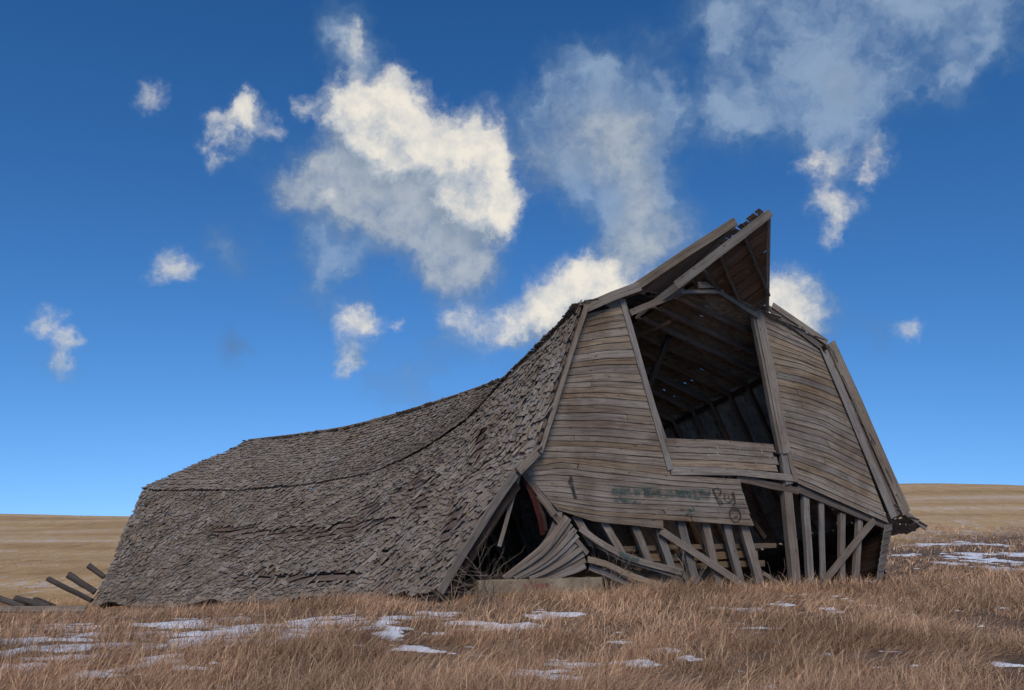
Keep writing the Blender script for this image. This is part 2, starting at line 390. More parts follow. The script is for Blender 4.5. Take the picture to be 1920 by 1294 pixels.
me.polygons.foreach_set('loop_start', np.arange(0, Fq.size, 4)); me.polygons.foreach_set('use_smooth', np.ones(len(Fq), bool)); me.update(); me.validate()
me.materials.append(M_GROUND)
link('ground', me, kind='structure', label='rolling dry prairie and stubble field up to the skyline', category='ground')

# ------------------------------------------------------------------ barn: the leaning gable plane
GA = P(985, 900, 18.5)
GDIR = Vector((math.cos(R(25)), math.sin(R(25)), 0)); GN = Vector((GDIR.y, -GDIR.x, 0))
def G(px, py, off=0.0):
    d = ray(px, py); o = Vector((0, 0, CAM_H)); s = (GA - o).dot(GN) / d.dot(GN)
    return o + d * s + GN * off
gc = G(1290, 1095); BARN = thing('collapsed_barn', gpt(gc.x, gc.y), 'collapsed grey wooden barn with sagging shingled gambrel roof and open gable', 'barn')

def catmull(pts, us, u):
    """Catmull-Rom through pts at knots us"""
    i = int(np.clip(np.searchsorted(us, u, side='right') - 1, 0, len(us) - 2))
    p1, p2 = pts[i], pts[i + 1]; h = us[i + 1] - us[i]
    m1 = (p2 - pts[i - 1]) / (us[i + 1] - us[i - 1]) if i > 0 else (p2 - p1) / h
    m2 = (pts[i + 2] - p1) / (us[i + 2] - us[i]) if i + 2 < len(pts) else (p2 - p1) / h
    s = (u - us[i]) / h
    return (2*s**3-3*s**2+1)*p1 + (s**3-2*s**2+s)*h*m1 + (-2*s**3+3*s**2)*p2 + (s**3-s**2)*h*m2
def A(v): return np.array(v, float)
UK = [0, .12, .25, .42, .6, .8, 1]
KNEE = [A(P(*q)) for q in ((1088,575,18.85),(1035,632,19.8),(955,709,21.2),(860,803,22.9),(700,886,25.2),(480,918,27.8),(266,920,30))]
UE = [0, .25, .5, .75, 1]
EAVE = [A(P(*q)) for q in ((818,1114,16.8),(690,1128,19),(520,1130,21.2),(345,1137,23.4),(176,1140,25.5))]
UR = [0, .2, .4, .55, .75, 1]
RIDGE = [A(P(*q)) for q in ((1248,535,20.3),(1110,625,22.6),(955,709,25),(800,763,27),(640,806,29.2),(465,829,32))]
FRONT_V = [0, .32, .51, .6, .8, 1]
FRONT = [A(P(*q)) for q in ((1088,575,18.85),(1035,745,18.45),(1002,850,18.2),(964,886,17.9),(895,988,17.35),(818,1114,16.8))]
def knee(u): return catmull(KNEE, UK, u)
def eave(u): return catmull(EAVE, UE, u)
def ridge(u): return catmull(RIDGE, UR, u)
def S_LL(u, v):          # left lower slope, v 0 knee .. 1 eave
    p = knee(u) * (1 - v) + eave(u) * v
    f = catmull(FRONT, FRONT_V, v) - (FRONT[0] * (1 - v) + FRONT[-1] * v)
    w = max(0.0, 1 - u / .38) ** 1.6
    rip = A((.2, -.5, .8)) * (.08 * math.sin(u * 23 + v * 5) * math.sin(v * 7 + 1) + .05 * math.sin(u * 47 + v * 13) + .03 * math.sin(u * 90 - v * 21)) * min(1, v * 4)
    return p + f * w + rip * min(1.0, u * 6)
def S_LU(u, v):          # left upper slope, v 0 ridge .. 1 knee
    s = A((0, 0, 1)) * (-.22 * math.sin(math.pi * v) * math.sin(math.pi * min(1, u * 1.2)))
    k = knee(u); d = k - ridge(u); k = k + d / np.linalg.norm(d) * (.09 + .03 * math.sin(u * 55) + .02 * math.sin(u * 131)) + A((-.03, -.04, .045)); return ridge(u) * (1 - v) + k * v + s * .6 + A((0, 0, .03)) * math.sin(u * 40 + v * 9) * (1 - v)
RR0 = A(G(1292, 522, .05))
KR0, ER0, FR0 = A(G(1541, 643, .12)), A(G(1688, 962, .12)), A(G(1731, 991, .12))
def ridge_r(u):
    w = max(0, 1 - u / .3) ** 2
    return ridge(u) + (RR0 - RIDGE[0]) * w + A((.06, .06, -.12)) * min(1, u * 5)
KO0, KO1 = KR0 - RR0, A((2.6, 3.2, -2.1)); EO0, EO1 = ER0 - KR0, A((1.2, 1.5, -3.2))
def sm(u): return u * u * (3 - 2 * u)
def knee_r(u): return ridge_r(u) + KO0 * (1 - sm(u)) + KO1 * sm(u)
def eave_r(u): return knee_r(u) + EO0 * (1 - sm(u)) + EO1 * sm(u)
def S_RU(u, v): return ridge_r(u) * (1 - v) + knee_r(u) * v
def S_RL(u, v):
    if v <= .88: return knee_r(u) + (eave_r(u) - knee_r(u)) * (v / .88)
    return eave_r(u) + (FR0 - ER0) * ((v - .88) / .12)
def frame(S, u, v, sign):
    e = .004
    p = S(u, v); tu = S(min(u + e, 1), v) - S(max(u - e, 0), v); tv = S(u, min(v + e, 1)) - S(u, max(v - e, 0))
    n = np.cross(tu, tv); n /= np.linalg.norm(n); n *= sign
    return p, tu / np.linalg.norm(tu), tv / np.linalg.norm(tv), n
def arclen(S, axis, fixed, n=40):
    q = [S(i / n, fixed) if axis == 0 else S(fixed, i / n) for i in range(n + 1)]
    return np.concatenate([[0], np.cumsum([np.linalg.norm(q[i + 1] - q[i]) for i in range(n)])])

# --- shingles: six shapes shared by all
def shingle_mesh(seed):
    r = random.Random(seed); L = .38; T = .012; w = .5
    sk = r.uniform(-.10, .10); V = []; uv = []
    curl = r.uniform(0, .016)
    for (y, z, th) in ((0, .032 + curl, T), (.15, .019 + curl * .1, T * .8), (L, .0, .004)):
        dl = (r.uniform(-.012, .012), r.uniform(-.012, .012)) if y == 0 else (0, 0)
        cup = r.uniform(-.004, .010)
        V += [(-w + sk * y, y + dl[0], z + cup), (w + sk * y, y + dl[1], z + r.uniform(-.002, .008)), (w + sk * y, y + dl[1], z - th), (-w + sk * y, y + dl[0], z - th)]
        uv += [(-w * .13, y), (w * .13, y), (w * .13, y), (-w * .13, y)]
    Fc = []
    for i in (0, 4):
        for j in range(4):
            a = i + j; b2 = i + (j + 1) % 4; Fc.append((a, b2, b2 + 4, a + 4))
    Fc.append((3, 2, 1, 0)); Fc.append((8, 9, 10, 11))
    return np.array(V), Fc, np.array(uv)
SH = [shingle_mesh(i) for i in range(8)]
SHME = [make_mesh('shingle', v, f, M_SHINGLE, uv, 0.0) for v, f, uv in SH]

HOLES = [(785,915,9,26),(792,955,10,12),(815,905,6,14),(430,1000,30,5),(600,1003,60,5),(660,990,30,6),(700,985,22,6),(540,1004,22,4),(470,998,14,4),
         (600,1014,14,4),(730,985,10,8),(640,1025,8,5),(357,1058,5,4),(533,972,6,5),(895,855,8,20),(855,975,10,18),(835,1010,8,16),(690,965,14,5),(560,1092,60,5),(500,1094,40,4),(640,1088,30,5),
         (905,830,6,16),(470,1004,40,5),(570,1000,50,5),(650,1003,45,5),(520,1090,70,6),(600,1088,60,6),(700,955,16,5),(745,930,8,10),(690,925,10,5),(820,860,5,14),(720,1040,6,12),(980,760,4,12),(470,960,5,4),(1010,700,4,10)]
def place_shingles(S, sign, Lv_top_first=True, expo=.15, miss=.02, holes=True, jit=1.0, urange=(0, 1), wmul=1.0, over=(.86, 1.0), shag=1.0):
    au = arclen(S, 0, .5); av = arclen(S, 1, .4); LU, LV = au[-1], av[-1]
    nrow = int(LV / expo); out = []
    un = np.linspace(0, 1, len(au)); vn = np.linspace(0, 1, len(av))
    for j in range(nrow + 1):
        vb = 1 - j * expo / LV + .003                # butt line
        if vb < .015: break
        s = random.uniform(-.1, 0); wav = random.uniform(0, 6)
        while s < LU:
            w = random.choice((.045, .06, .075, .09, .11, .14)) * random.uniform(.85, 1.1) * wmul
            s0 = s; s += w
            u = float(np.interp(s0 + w / 2, au, un))
            if u <= urange[0] or u >= urange[1]: continue
            v = min(1, max(0, vb + random.gauss(0, .0075) * jit + .004 * math.sin(u * 30 + wav)))
            p, tu, tv, n = frame(S, u, v, sign)
            if random.random() < miss: continue
            cut = 1.0
            if holes:
                px, py = pix(p)
                inh = lambda X_, Y_: any(((X_ - hx) / (hw * 1.15)) ** 2 + ((Y_ - hy) / max(hh * 1.2, 8)) ** 2 < 1 for hx, hy, hw, hh in HOLES)
                if inh(px, py) and random.random() < .9: continue
                if random.random() < .9 and any(inh(*pix(p - tv * q_)) for q_ in (.12, .22, .33)): cut = .35
            ax = random.gauss(0, .085) * jit * shag; 
            if random.random() < .13 * shag: ax += random.gauss(0, .28)
            lift = abs(random.gauss(0, .055)) * jit * shag
            if random.random() < .08 * shag: lift += random.uniform(.08, .28)
            Yv = Vector(-tv); Xv = Vector(tu); Zv = Vector(n); Xv = (Xv - Yv * Xv.dot(Yv)).normalized()
            Zv = Xv.cross(Yv)
            if Zv.dot(Vector(n)) < 0: Xv = -Xv; Zv = -Zv
            Mx = Matrix((Xv, Yv, Zv)).transposed()
            Mx = Mx @ Matrix.Rotation(ax, 3, 'Z') @ Matrix.Rotation(-lift, 3, 'X')
            sc = Matrix.Diagonal((w * random.uniform(*over), cut * random.uniform(.9, 1.08), random.uniform(.8, 1.3)))
            pos = Vector(p) + Zv * (.012 + .10 * lift + random.uniform(0, .014))
            out.append((pos, Mx @ sc, random.randrange(8), w))
            if shag > .7 and random.random() < .05:      # loose splinter
                M2 = Matrix((Xv, Yv, Zv)).transposed() @ Matrix.Rotation(random.gauss(0, .3), 3, 'Z') @ Matrix.Rotation(-random.uniform(.03, .25), 3, 'X')
                out.append((pos + Zv * .03, M2 @ Matrix.Diagonal((random.uniform(.018, .035), random.uniform(.5, .9), .7)), random.randrange(8), .03))
    return out
def join_shingles(name, lst, parent, **props):
    V, Fc, U, Rn = [], [], [], []; o = 0
    org = np.array(parent.matrix_world.translation)
    for pos, M3, k, w in lst:
        v, f, uv = SH[k]; m3 = np.array(M3)
        V.append(v @ m3.T + np.array(pos) - org); U.append(uv + random.random() * 30); Rn.append(np.full(len(v), random.random()))
        Fc += [tuple(i + o for i in q) for q in f]; o += len(v)
    return link(name, make_mesh(name, np.concatenate(V), Fc, M_SHINGLE, np.concatenate(U), np.concatenate(Rn)), parent, **props)
def sheath(S, sign, v0, v1, off, u0=0, u1=1, n=24):
    top, bot, ns = [], [], []
    for i in range(n + 1):
        u = u0 + (u1 - u0) * i / n
        p, tu, tv, nn = frame(S, u, min(.999, max(.001, v0)), sign); q = S(u, v1)
        top.append(Vector(p)); bot.append(Vector(q)); ns.append(Vector(nn))
    return top, bot, ns

def roof_slope(S, sign, shing, n_single, boards, label, single_boards):
    o = bpy.data.objects.new('roof_slope', None)
    LV = arclen(S, 1, .5)[-1]; nb = max(6, int(LV / .24))
    # sheathing under the shingles
    if not single_boards:
        V, Fc, U, off = [], [], [], 0; org = BARN.matrix_world.translation
        for k in range(nb):
            t_, b_, ns = sheath(S, sign, k / nb, (k + .72) / nb, 0)
            secs = [[a - n_ * .005 - org, b - n_ * .005 - org, b - n_ * .03 - org, a - n_ * .03 - org] for a, b, n_ in zip(t_, b_, ns)]
            v, f = sweep(secs); V += v; Fc += [tuple(i + off for i in q) for q in f]; off += len(v)
            U += [(i // 4 * .7 + k * 3.3, (i % 4) * .2) for i in range(len(v))]
        o = link('roof_slope', make_mesh('roof_slope', V, Fc, M_BEAM, U, 0.3), BARN, label=label)
    else:
        # the ledger the boards are nailed to
        pts = [Vector(S(i / 14, .02)) - Vector(frame(S, i / 14, .02, sign)[3]) * .09 for i in range(15)]
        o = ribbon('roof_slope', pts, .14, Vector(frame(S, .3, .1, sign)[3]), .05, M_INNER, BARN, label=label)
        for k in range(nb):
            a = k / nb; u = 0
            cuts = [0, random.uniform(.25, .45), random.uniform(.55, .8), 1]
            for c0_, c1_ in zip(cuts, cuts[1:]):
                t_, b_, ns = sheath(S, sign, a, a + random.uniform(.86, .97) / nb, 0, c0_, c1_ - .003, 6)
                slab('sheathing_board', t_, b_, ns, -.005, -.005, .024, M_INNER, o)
    def vis(s):
        d = (s[0] - camo.location).length; px, py = pix(s[0])
        return d if (py < 1095 and px > 400) else d + 100
    if n_single:
        shing.sort(key=vis)
        sg, rest = shing[:n_single], shing[n_single:]
        org = o.matrix_world.translation if o.parent is None else BARN.matrix_world.translation
        for pos, M3, k, w in sg:
            ob = bpy.data.objects.new('shingle', SHME[k]); COL.objects.link(ob); ob.parent = o
            mm = M3.to_4x4(); mm.translation = pos - org; ob.matrix_local = mm
    else: rest = shing
    if rest:
        st = join_shingles('shingles', rest, BARN, kind='stuff'); st.parent = o
    return o
roof_slope(S_LL, -1 if frame(S_LL, .5, .5, 1)[3][2] < 0 else 1, place_shingles(S_LL, -1 if frame(S_LL, .5, .5, 1)[3][2] < 0 else 1, expo=.155, miss=.035, jit=1.0, shag=1.1, over=(.70, .97)), 300, 0,
           'shaggy steep lower roof slope sagging to the ground', False)
sLU = -1 if frame(S_LU, .5, .5, 1)[3][2] < 0 else 1
roof_slope(S_LU, sLU, place_shingles(S_LU, sLU, expo=.15, miss=.02, holes=False, jit=1.0, shag=.9, over=(.74, .98)), 0, 0, 'shingled upper roof slope below the sagging ridge', False)
sRU = -1 if frame(S_RU, .5, .5, 1)[3][2] < 0 else 1
sRL = 1 if frame(S_RL, .1, .5, 1)[3][0] > 0 else -1
roof_slope(S_RU, sRU, place_shingles(S_RU, sRU, expo=.16, miss=0, holes=False, wmul=1.5, over=(1.0, 1.15), shag=.4), 0, 0, 'upper roof slope whose bare boards show through the gable opening', True)
roof_slope(S_RL, sRL, place_shingles(S_RL, sRL, expo=.16, miss=0, holes=False, wmul=1.5, over=(1.0, 1.15), shag=.4), 0, 0, 'lower roof slope flaring out over the stud wall', True)

# ridge cap boards
pts = [Vector(ridge(u)) + Vector((.03, -.03, .07)) for u in np.linspace(.36, .76, 12)]
ribbon('ridge_board', pts, .16, Vector((-.4, -.5, .75)), .03, M_TRIM, BARN)
pts = [Vector(ridge(u)) + Vector((.03, .05, .05)) for u in np.linspace(.05, 1, 16)]
ribbon('ridge_board', pts, .16, Vector((.5, .5, .7)), .03, M_TRIM, BARN)

# --- rafters
def rafter(S, sign, u, v0, v1, w=.055, h=.15, mat=M_BEAM, n=5, off=.035, **pr):
    pts, ns = [], []
    for i in range(n + 1):
        v = v0 + (v1 - v0) * i / n; p, tu, tv, nn = frame(S, u, min(.995, max(.005, v)), sign)
        pts.append((Vector(p), Vector(tu), Vector(nn)))
    secs, uv = [], []; r0 = random.random() * 30; org = BARN.matrix_world.translation
    for i, (p, tu, nn) in enumerate(pts):
        a = p - nn * off; b2 = p - nn * (off + h)
        secs.append([a - tu * w / 2 - org, a + tu * w / 2 - org, b2 + tu * w / 2 - org, b2 - tu * w / 2 - org])
        uv += [(r0 + i * .9, r0), (r0 + i * .9, r0 + w), (r0 + i * .9, r0 + w + h), (r0 + i * .9, r0 + 2 * w + h)]
    V, Fc = sweep(secs); link('rafter', make_mesh('rafter', V, Fc, mat, uv, random.random()), BARN, **pr)
for u in (.04, .075, .11, .145, .18, .215, .25, .29, .335, .38, .43, .5, .6, .7, .8, .9, .97):
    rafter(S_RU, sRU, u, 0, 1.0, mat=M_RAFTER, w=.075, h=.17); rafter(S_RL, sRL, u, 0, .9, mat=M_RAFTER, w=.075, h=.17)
sLL = -1 if frame(S_LL, .5, .5, 1)[3][2] < 0 else 1
for u in (.015, .06, .11, .17, .24, .32, .42, .55, .7, .85, .985):
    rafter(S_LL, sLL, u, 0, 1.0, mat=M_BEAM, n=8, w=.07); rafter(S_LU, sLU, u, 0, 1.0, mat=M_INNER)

# --- hood flaps (the prow over the hay door)
def tri_panel(name, a, b, c, n_b, flip, mat, label, shing_edge=True):
    """triangular roof flap a (tip), b (ridge root), c (rake root): boards parallel to a-b, shingles above, rafters below"""
    a, b, c = map(Vector, (a, b, c)); n = (b - a).cross(c - a).normalized()
    if n.z < 0: n = -n
    root = ribbon(name, [a, (a + c) / 2, c], .14, GN, .03, mat, BARN, label=label)      # fascia along the free edge
    org = BARN.matrix_world.translation
    for k in range(n_b):
        s0, s1 = k / n_b, (k + random.uniform(.86, .97)) / n_b
        t0, t1 = a + (c - a) * s0, b + (c - b) * s0; q0, q1 = a + (c - a) * s1, b + (c - b) * s1
        if (t1 - t0).length < .08: continue
        slab('sheathing_board', [t0, (t0 + t1) / 2, t1], [q0, (q0 + q1) / 2, q1], n, .0, .0, .024, M_RAFTER, BARN).parent = root
    lst = []
    ac = c - a; L = ac.length; rows = int(((b - a).cross(c - a).length / (b - a).length) / .15)
    for j in range(rows):
        s = (j + .5) / rows; p0 = a + (c - a) * s; p1 = b + (c - b) * s; LL = (p1 - p0).length; x = 0
        down = (c - a) - (b - a).normalized() * (c - a).dot((b - a).normalized()); down.normalize()
        while x < LL:
            w = random.uniform(.1, .2); Xv = (p1 - p0).normalized(); Yv = -down; Zv = Xv.cross(Yv)
            if Zv.dot(n) < 0: Xv = -Xv; Zv = -Zv
            M3 = Matrix((Xv, Yv, Zv)).transposed() @ Matrix.Rotation(random.gauss(0, .06), 3, 'Z') @ Matrix.Rotation(-abs(random.gauss(0, .05)), 3, 'X') @ Matrix.Diagonal((w * .95, 1, 1))
            lst.append((p0 + (p1 - p0).normalized() * (x + w / 2) + n * .02, M3, random.randrange(8), w)); x += w
    if lst: join_shingles('shingles', lst, BARN, kind='stuff').parent = root
    return root, n
TIP = P(1443, 400, 18.7); ROOT_R = G(1292, 522, -.02); RAKE_R = G(1437, 588, .05)
fr, nR = tri_panel('hood_flap', TIP, ROOT_R, RAKE_R, 9, 1, M_TRIM, 'drooping hood flap with bare rafters over the hay opening', True)
# ridge board of the hood running back inside, split spear end
d = (ROOT_R - TIP)
p0 = TIP + GN * .05; p2 = P(1268, 535, 19.55)
ribbon('ridge_board', [p0, p0.lerp(p2, .35), p0.lerp(p2, .7), p2], .20, GN, .045, M_TRIM, BARN)
ribbon('ridge_board', [P(1330, 490, 19.7), P(1268, 537, 19.75), P(1222, 571, 19.95), P(1192, 597, 20.1)], .17, GN, .04, M_TRIM, BARN, taper=[1, 1, .85, .3])
for s0, s1 in ((.30, .16), (.60, .42), (.82, .72)):
    a = TIP.lerp(ROOT_R, s0); b2 = TIP.lerp(RAKE_R, min(1, s0 * 0 + s1 + .28))
    b2 = (TIP.lerp(ROOT_R, s0) + (RAKE_R - TIP.lerp(ROOT_R, .5)) * (1.0 if s0 < .7 else .9))
    # rafters run across the boards down to the free edge or rake
    q = RAKE_R.lerp(ROOT_R, max(0, s0 - .25)) if s0 > .3 else RAKE_R.lerp(TIP, .22)
    beam('rafter', a - nR * .08, q - nR * .08, .07, .11, M_BEAM, BARN, up=nR)
TIP2 = P(1377, 414, 18.9); RAKE_L = G(1186, 540, .06); ROOT_L = P(1252, 548, 20.2)
fl, nL = tri_panel('hood_flap', TIP2, ROOT_L, RAKE_L, 6, 1, M_TRIM, 'split hood flap raised clear of the ridge')
ribbon('fascia_board', [TIP2 + GN * .05 + Vector((0, 0, -.02)), TIP2.lerp(RAKE_L, .5) + GN * .05, RAKE_L + GN * .05 + Vector((-.03, 0, -.03))], .2, GN, .035, M_TRIM, BARN)
ribbon('fascia_board', [TIP2 + Vector((.05, 0, -.08)), TIP2.lerp(ROOT_L, .5) + Vector((.02, 0, -.05)), ROOT_L], .10, Vector((.6, -.7, -.2)), .03, M_BEAM, BARN)

# --- gable siding
def fpx(x, y, rows, t):   # y on an interpolated row
    return None
def row(pts):
    xs_, ys_ = zip(*pts)
    def f(x):
        if x < xs_[0]: return ys_[0] + (x - xs_[0]) * (ys_[1] - ys_[0]) / (xs_[1] - xs_[0])
        if x > xs_[-1]: return ys_[-1] + (x - xs_[-1]) * (ys_[-1] - ys_[-2]) / (xs_[-1] - xs_[-2])
        return float(np.interp(x, xs_, ys_))
    return f
def bound(pts):
    pts = sorted(pts, key=lambda p: p[1]); xs_, ys_ = zip(*pts)
    return lambda y: float(np.interp(y, ys_, xs_))
def siding(r0, r1, n, LB, RB, ragged=0.0, mat=M_SIDING, split=.2, off=0.0):
    ws = np.array([random.uniform(.8, 1.2) for _ in range(n)]); e = np.concatenate([[0], np.cumsum(ws) / ws.sum()])
    for k in range(n):
        f0 = lambda x, a=e[k]: r0(x) * (1 - a) + r1(x) * a
        f1 = lambda x, a=e[k + 1]: r0(x) * (1 - a) + r1(x) * a
        def ends(f, B, x):
            for _ in range(8): x = B(f(x))
            return x
        j = random.uniform(-ragged, ragged)
        a0, a1 = ends(f0, LB, 1200), ends(f1, LB, 1200); b0, b1 = ends(f0, RB, 1300) + j, ends(f1, RB, 1300) + j
        if min(b0 - a0, b1 - a1) < 6: continue
        cuts = [0, 1]
        if random.random() < split: cuts = [0, random.uniform(.2, .8), 1]
        for c0_, c1_ in zip(cuts, cuts[1:]):
            N = max(3, int(8 * (c1_ - c0_)) + 1); top, bot = [], []
            g = .004 if c1_ < 1 else 0; ph = random.uniform(0, 6); drop = random.uniform(-.6, .6)
            for i in range(N + 1):
                s = c0_ + (c1_ - g - c0_) * i / N; x0 = a0 + (b0 - a0) * s; x1 = a1 + (b1 - a1) * s
                wv = .5 * math.sin(s * 9 + ph)
                top.append(G(x0, f0(x0) - 1.0)); bot.append(G(x1, f1(x1) + .8 + wv * .3 + drop * .4))
            o = random.uniform(-.003, .004) + off
            slab('siding_board', top, bot, GN, .004 + o, .025 + o, .022, mat, BARN)
row0 = row([(1087,580),(1125,569),(1165,560)]); row1 = row([(1042,737),(1130,734),(1213,742)]); row2 = row([(1008,845),(1112,847),(1241,857)])
row3 = row([(979,876),(1053,865),(1186,881),(1259,891),(1386,900)]); row4 = row([(1021,928),(1142,942),(1259,946),(1400,952)]); row5 = row([(1039,950),(1112,965),(1240,973),(1412,985)])
row6 = row([(1050,957),(1112,977),(1245,991)])
LB = bound([(1160,552),(1090,577),(1004,850),(984,884),(1021,928),(1041,952),(1075,985)])
TRIM_L = bound([(1165,555),(1256,883)])
siding(row0, row1, 13, LB, TRIM_L); siding(row1, row2, 9, LB, TRIM_L); siding(row2, row3, 2, LB, TRIM_L)
RBm = bound([(1384,880),(1389,910),(1400,950),(1413,986)])
siding(row3, row4, 6, LB, RBm, 1.0, split=.6); siding(row4, row5, 3, LB, RBm, 1.5, split=.6)
siding(row5, row6, 1, LB, lambda y: 1243.0, off=-.004, split=0)
lo0 = row([(1250,823),(1350,826),(1446,834)]); lo1 = row([(1260,873),(1350,876),(1460,884)])
siding(lo0, lo1, 4, bound([(1246,820),(1262,885)]), bound([(1447,830),(1453,860),(1460,886)]), 4.0, split=0, off=.002)
siding(row([(1262,874),(1380,879),(1493,892)]), row([(1262,890),(1384,891),(1495,903)]), 1, lambda y: 1257.0, lambda y: 1494.0, split=0, off=.012)
rA = row([(1415,583),(1540,648)]); rB = row([(1452,681),(1500,691),(1560,714)]); rC = row([(1477,781),(1540,797),(1600,828)]); rD = row([(1484,838),(1550,858),(1632,897)]); rE = row([(1495,905),(1560,934),(1664,980)])
LBr = bound([(1426,585),(1494,905)]); RBr = bound([(1440,580),(1536,640),(1665,980)])
for a, b2, n in ((rA, rB, 8), (rB, rC, 8), (rC, rD, 5), (rD, rE, 6)): siding(a, b2, n, LBr, RBr, split=.3, mat=M_SIDING)

# --- trims and rakes on the gable
def gline(name, pts, wpx, off, thick, mat, **pr):
    q = [G(x, y, off) for x, y in pts]
    w = wpx / F * q[0].y
    return ribbon(name, q, w, GN, thick, mat, BARN, **pr)
gline('door_trim', [(1165,562),(1195,670),(1225,775),(1255,881)], 13, .05, .035, M_TRIM)
gline('door_trim', [(1172,575),(1200,675),(1230,775),(1247,824)], 7, .02, .09, M_STUD)
gline('door_trim', [(1420,584),(1440,680),(1461,790),(1473,850)], 20, .055, .04, M_TRIM)
gline('door_trim', [(1413,590),(1433,690),(1452,790),(1464,850)], 8, .02, .12, M_STUD)
gline('door_trim', [(1477,845),(1484,878),(1492,903)], 10, .045, .03, M_TRIM)
gline('door_post', [(1470,850),(1474,880),(1480,908)], 16, .01, .1, M_STUD)
gline('rake_trim', [(1090,577),(1061,665),(1031,762),(1003,850)], 9, .27, .035, M_TRIM)
gline('rake_trim', [(1087,582),(1140,559),(1192,540)], 19, .20, .03, M_TRIM)
gline('rake_trim', [(1444,574),(1500,612),(1546,644)], 12, .11, .03, M_TRIM)
gline('rake_trim', [(1438,578),(1490,616),(1540,654)], 11, .07, .03, M_BEAM)
gline('rake_trim', [(1551,644),(1602,755),(1652,870),(1693,962)], 23, .13, .03, M_TRIM)
gline('rake_trim', [(1539,650),(1585,758),(1632,872),(1672,970)], 18, .08, .03, M_TRIM)
gline('rake_trim', [(1546,652),(1594,757),(1641,868),(1683,965)], 28, .06, .03, M_BEAM)
gline('rake_trim', [(1692,962),(1712,977),(1730,991)], 9, .12, .03, M_TRIM)
ribbon('rake_trim', [Vector(FRONT[2]) + GN * .1 + Vector((.03,0,.02)), Vector(FRONT[3]) + GN * .12 + Vector((.04,0,.02))], .18, GN, .035, M_TRIM, BARN)
fp = [Vector(S_LL(.0, v)) + GN * .06 + Vector((.02, -.02, -.03)) for v in np.linspace(.6, .99, 8)]
ribbon('fascia_board', fp, .17, Vector((.65, -.75, -.1)), .035, M_TRIM, BARN)
fp = [Vector(S_LL(.01, v)) + Vector((.16, .10, -.22)) for v in np.linspace(.6, .97, 8)]
ribbon('fascia_board', fp, .20, Vector((.65, -.75, -.1)), .04, M_INNER, BARN)

# --- framing at the head of the hay opening
def gbeam(a, b, w, h, mat, ya=0, yb=None, name='brace', **pr):
    yb = ya if yb is None else yb
    return beam(name, G(*a, ya), G(*b, yb), w, h, mat, BARN, up=GN, **pr)
gbeam((1178,588), (1278,548), .15, .10, M_BEAM, .06, .10)
gbeam((1200,572), (1270,541), .10, .10, M_INNER, -.3, -.3)
gbeam((1270,550), (1350,549), .09, .08, M_TRIM, .12, .12)
gbeam((1302,538), (1330,538), .16, .07, M_TRIM, .16, .16, name='block')
gbeam((1338,547), (1418,596), .11, .08, M_STUD, .11, .06)
gbeam((1350,548), (1285,760), .13, .10, M_INNER, -1.6, -2.2)
gbeam((1190,640), (1290,590), .08, .10, M_INNER, -.8, -.8)

# --- studs and braces of the ground storey
def to_ground(px, py, off):
    q = G(px, py, off); return q
studs = [((1083,966),(1112,1022),17,1),((1137,978),(1170,1042),18,1),((1195,985),(1222,1062),17,1),((1240,990),(1272,1085),18,0),((1281,975),(1314,1105),20,0),
         ((1328,978),(1358,1110),19,0),((1368,981),(1400,1110),18,0),((1401,984),(1438,1112),21,0),((1517,925),(1529,1118),16,0),((1547,942),(1552,1118),12,2),
         ((1587,962),(1586,1120),14,0),((1620,972),(1611,1120),14,0)]
for a, b2, w, kind in studs:
    ww = w / F * G(*a).y
    if kind == 2: log('stud', G(*a, -.16), G(*b2, -.16), ww / 2, M_STUD, BARN)
    else: gbeam(a, b2, ww * .85, .11, M_STUD, -.16, -.16 if not kind else -.05, name='stud')
gbeam((1478,902), (1499,1118), .26, .16, M_STUD, -.12, -.12, name='post')
gbeam((1495,985), (1507,1115), .09, .1, M_BEAM, -.2, -.2, name='stud')
gbeam((1240,995), (1412,1108), .17, .05, M_TRIM, -.03, -.03)
gbeam((1642,975), (1533,1108), .17, .05, M_STUD, -.05, -.05)
gbeam((1384,896), (1500,921), .17, .16, M_BEAM, -.12, -.12, name='girt')
gbeam((1498,915), (1662,984), .20, .14, M_BEAM, -.12, -.12, name='girt')
gbeam((1250,880), (1390,905), .16, .14, M_INNER, -.3, -.3, name='girt')
gbeam((1425,905), (1480,1010), .12, .1, M_INNER, -1.2, -.9)
gbeam((1060,950), (1245,985), .16, .12, M_INNER, -.1, -.1, name='girt')
# low end of the side wall: short lapped boards turned edge-on
for i in range(9):
    y0 = 984 + i * 12.5; x0 = 1660 - i * 1.9; x1 = 1682 - i * 2.2
    slab('siding_board', [G(x0, y0, .0), G(x1, y0 - 4, -.15)], [G(x0 - 2, y0 + 14, .0), G(x1 - 2, y0 + 10, -.15)], (GN + GDIR * .4).normalized(), .0, .02, .03, M_TWISTED, BARN)
# the side wall behind it, below the eave
for k in range(8):
    pts = [Vector(eave_r(u)) + Vector((-.35, -.1, -.1 - .21 * k)) for u in np.linspace(0.02, .9, 7)]
    ribbon('siding_board', pts, .215, Vector((.7, .6, .1)), .025, M_INNER, BARN)
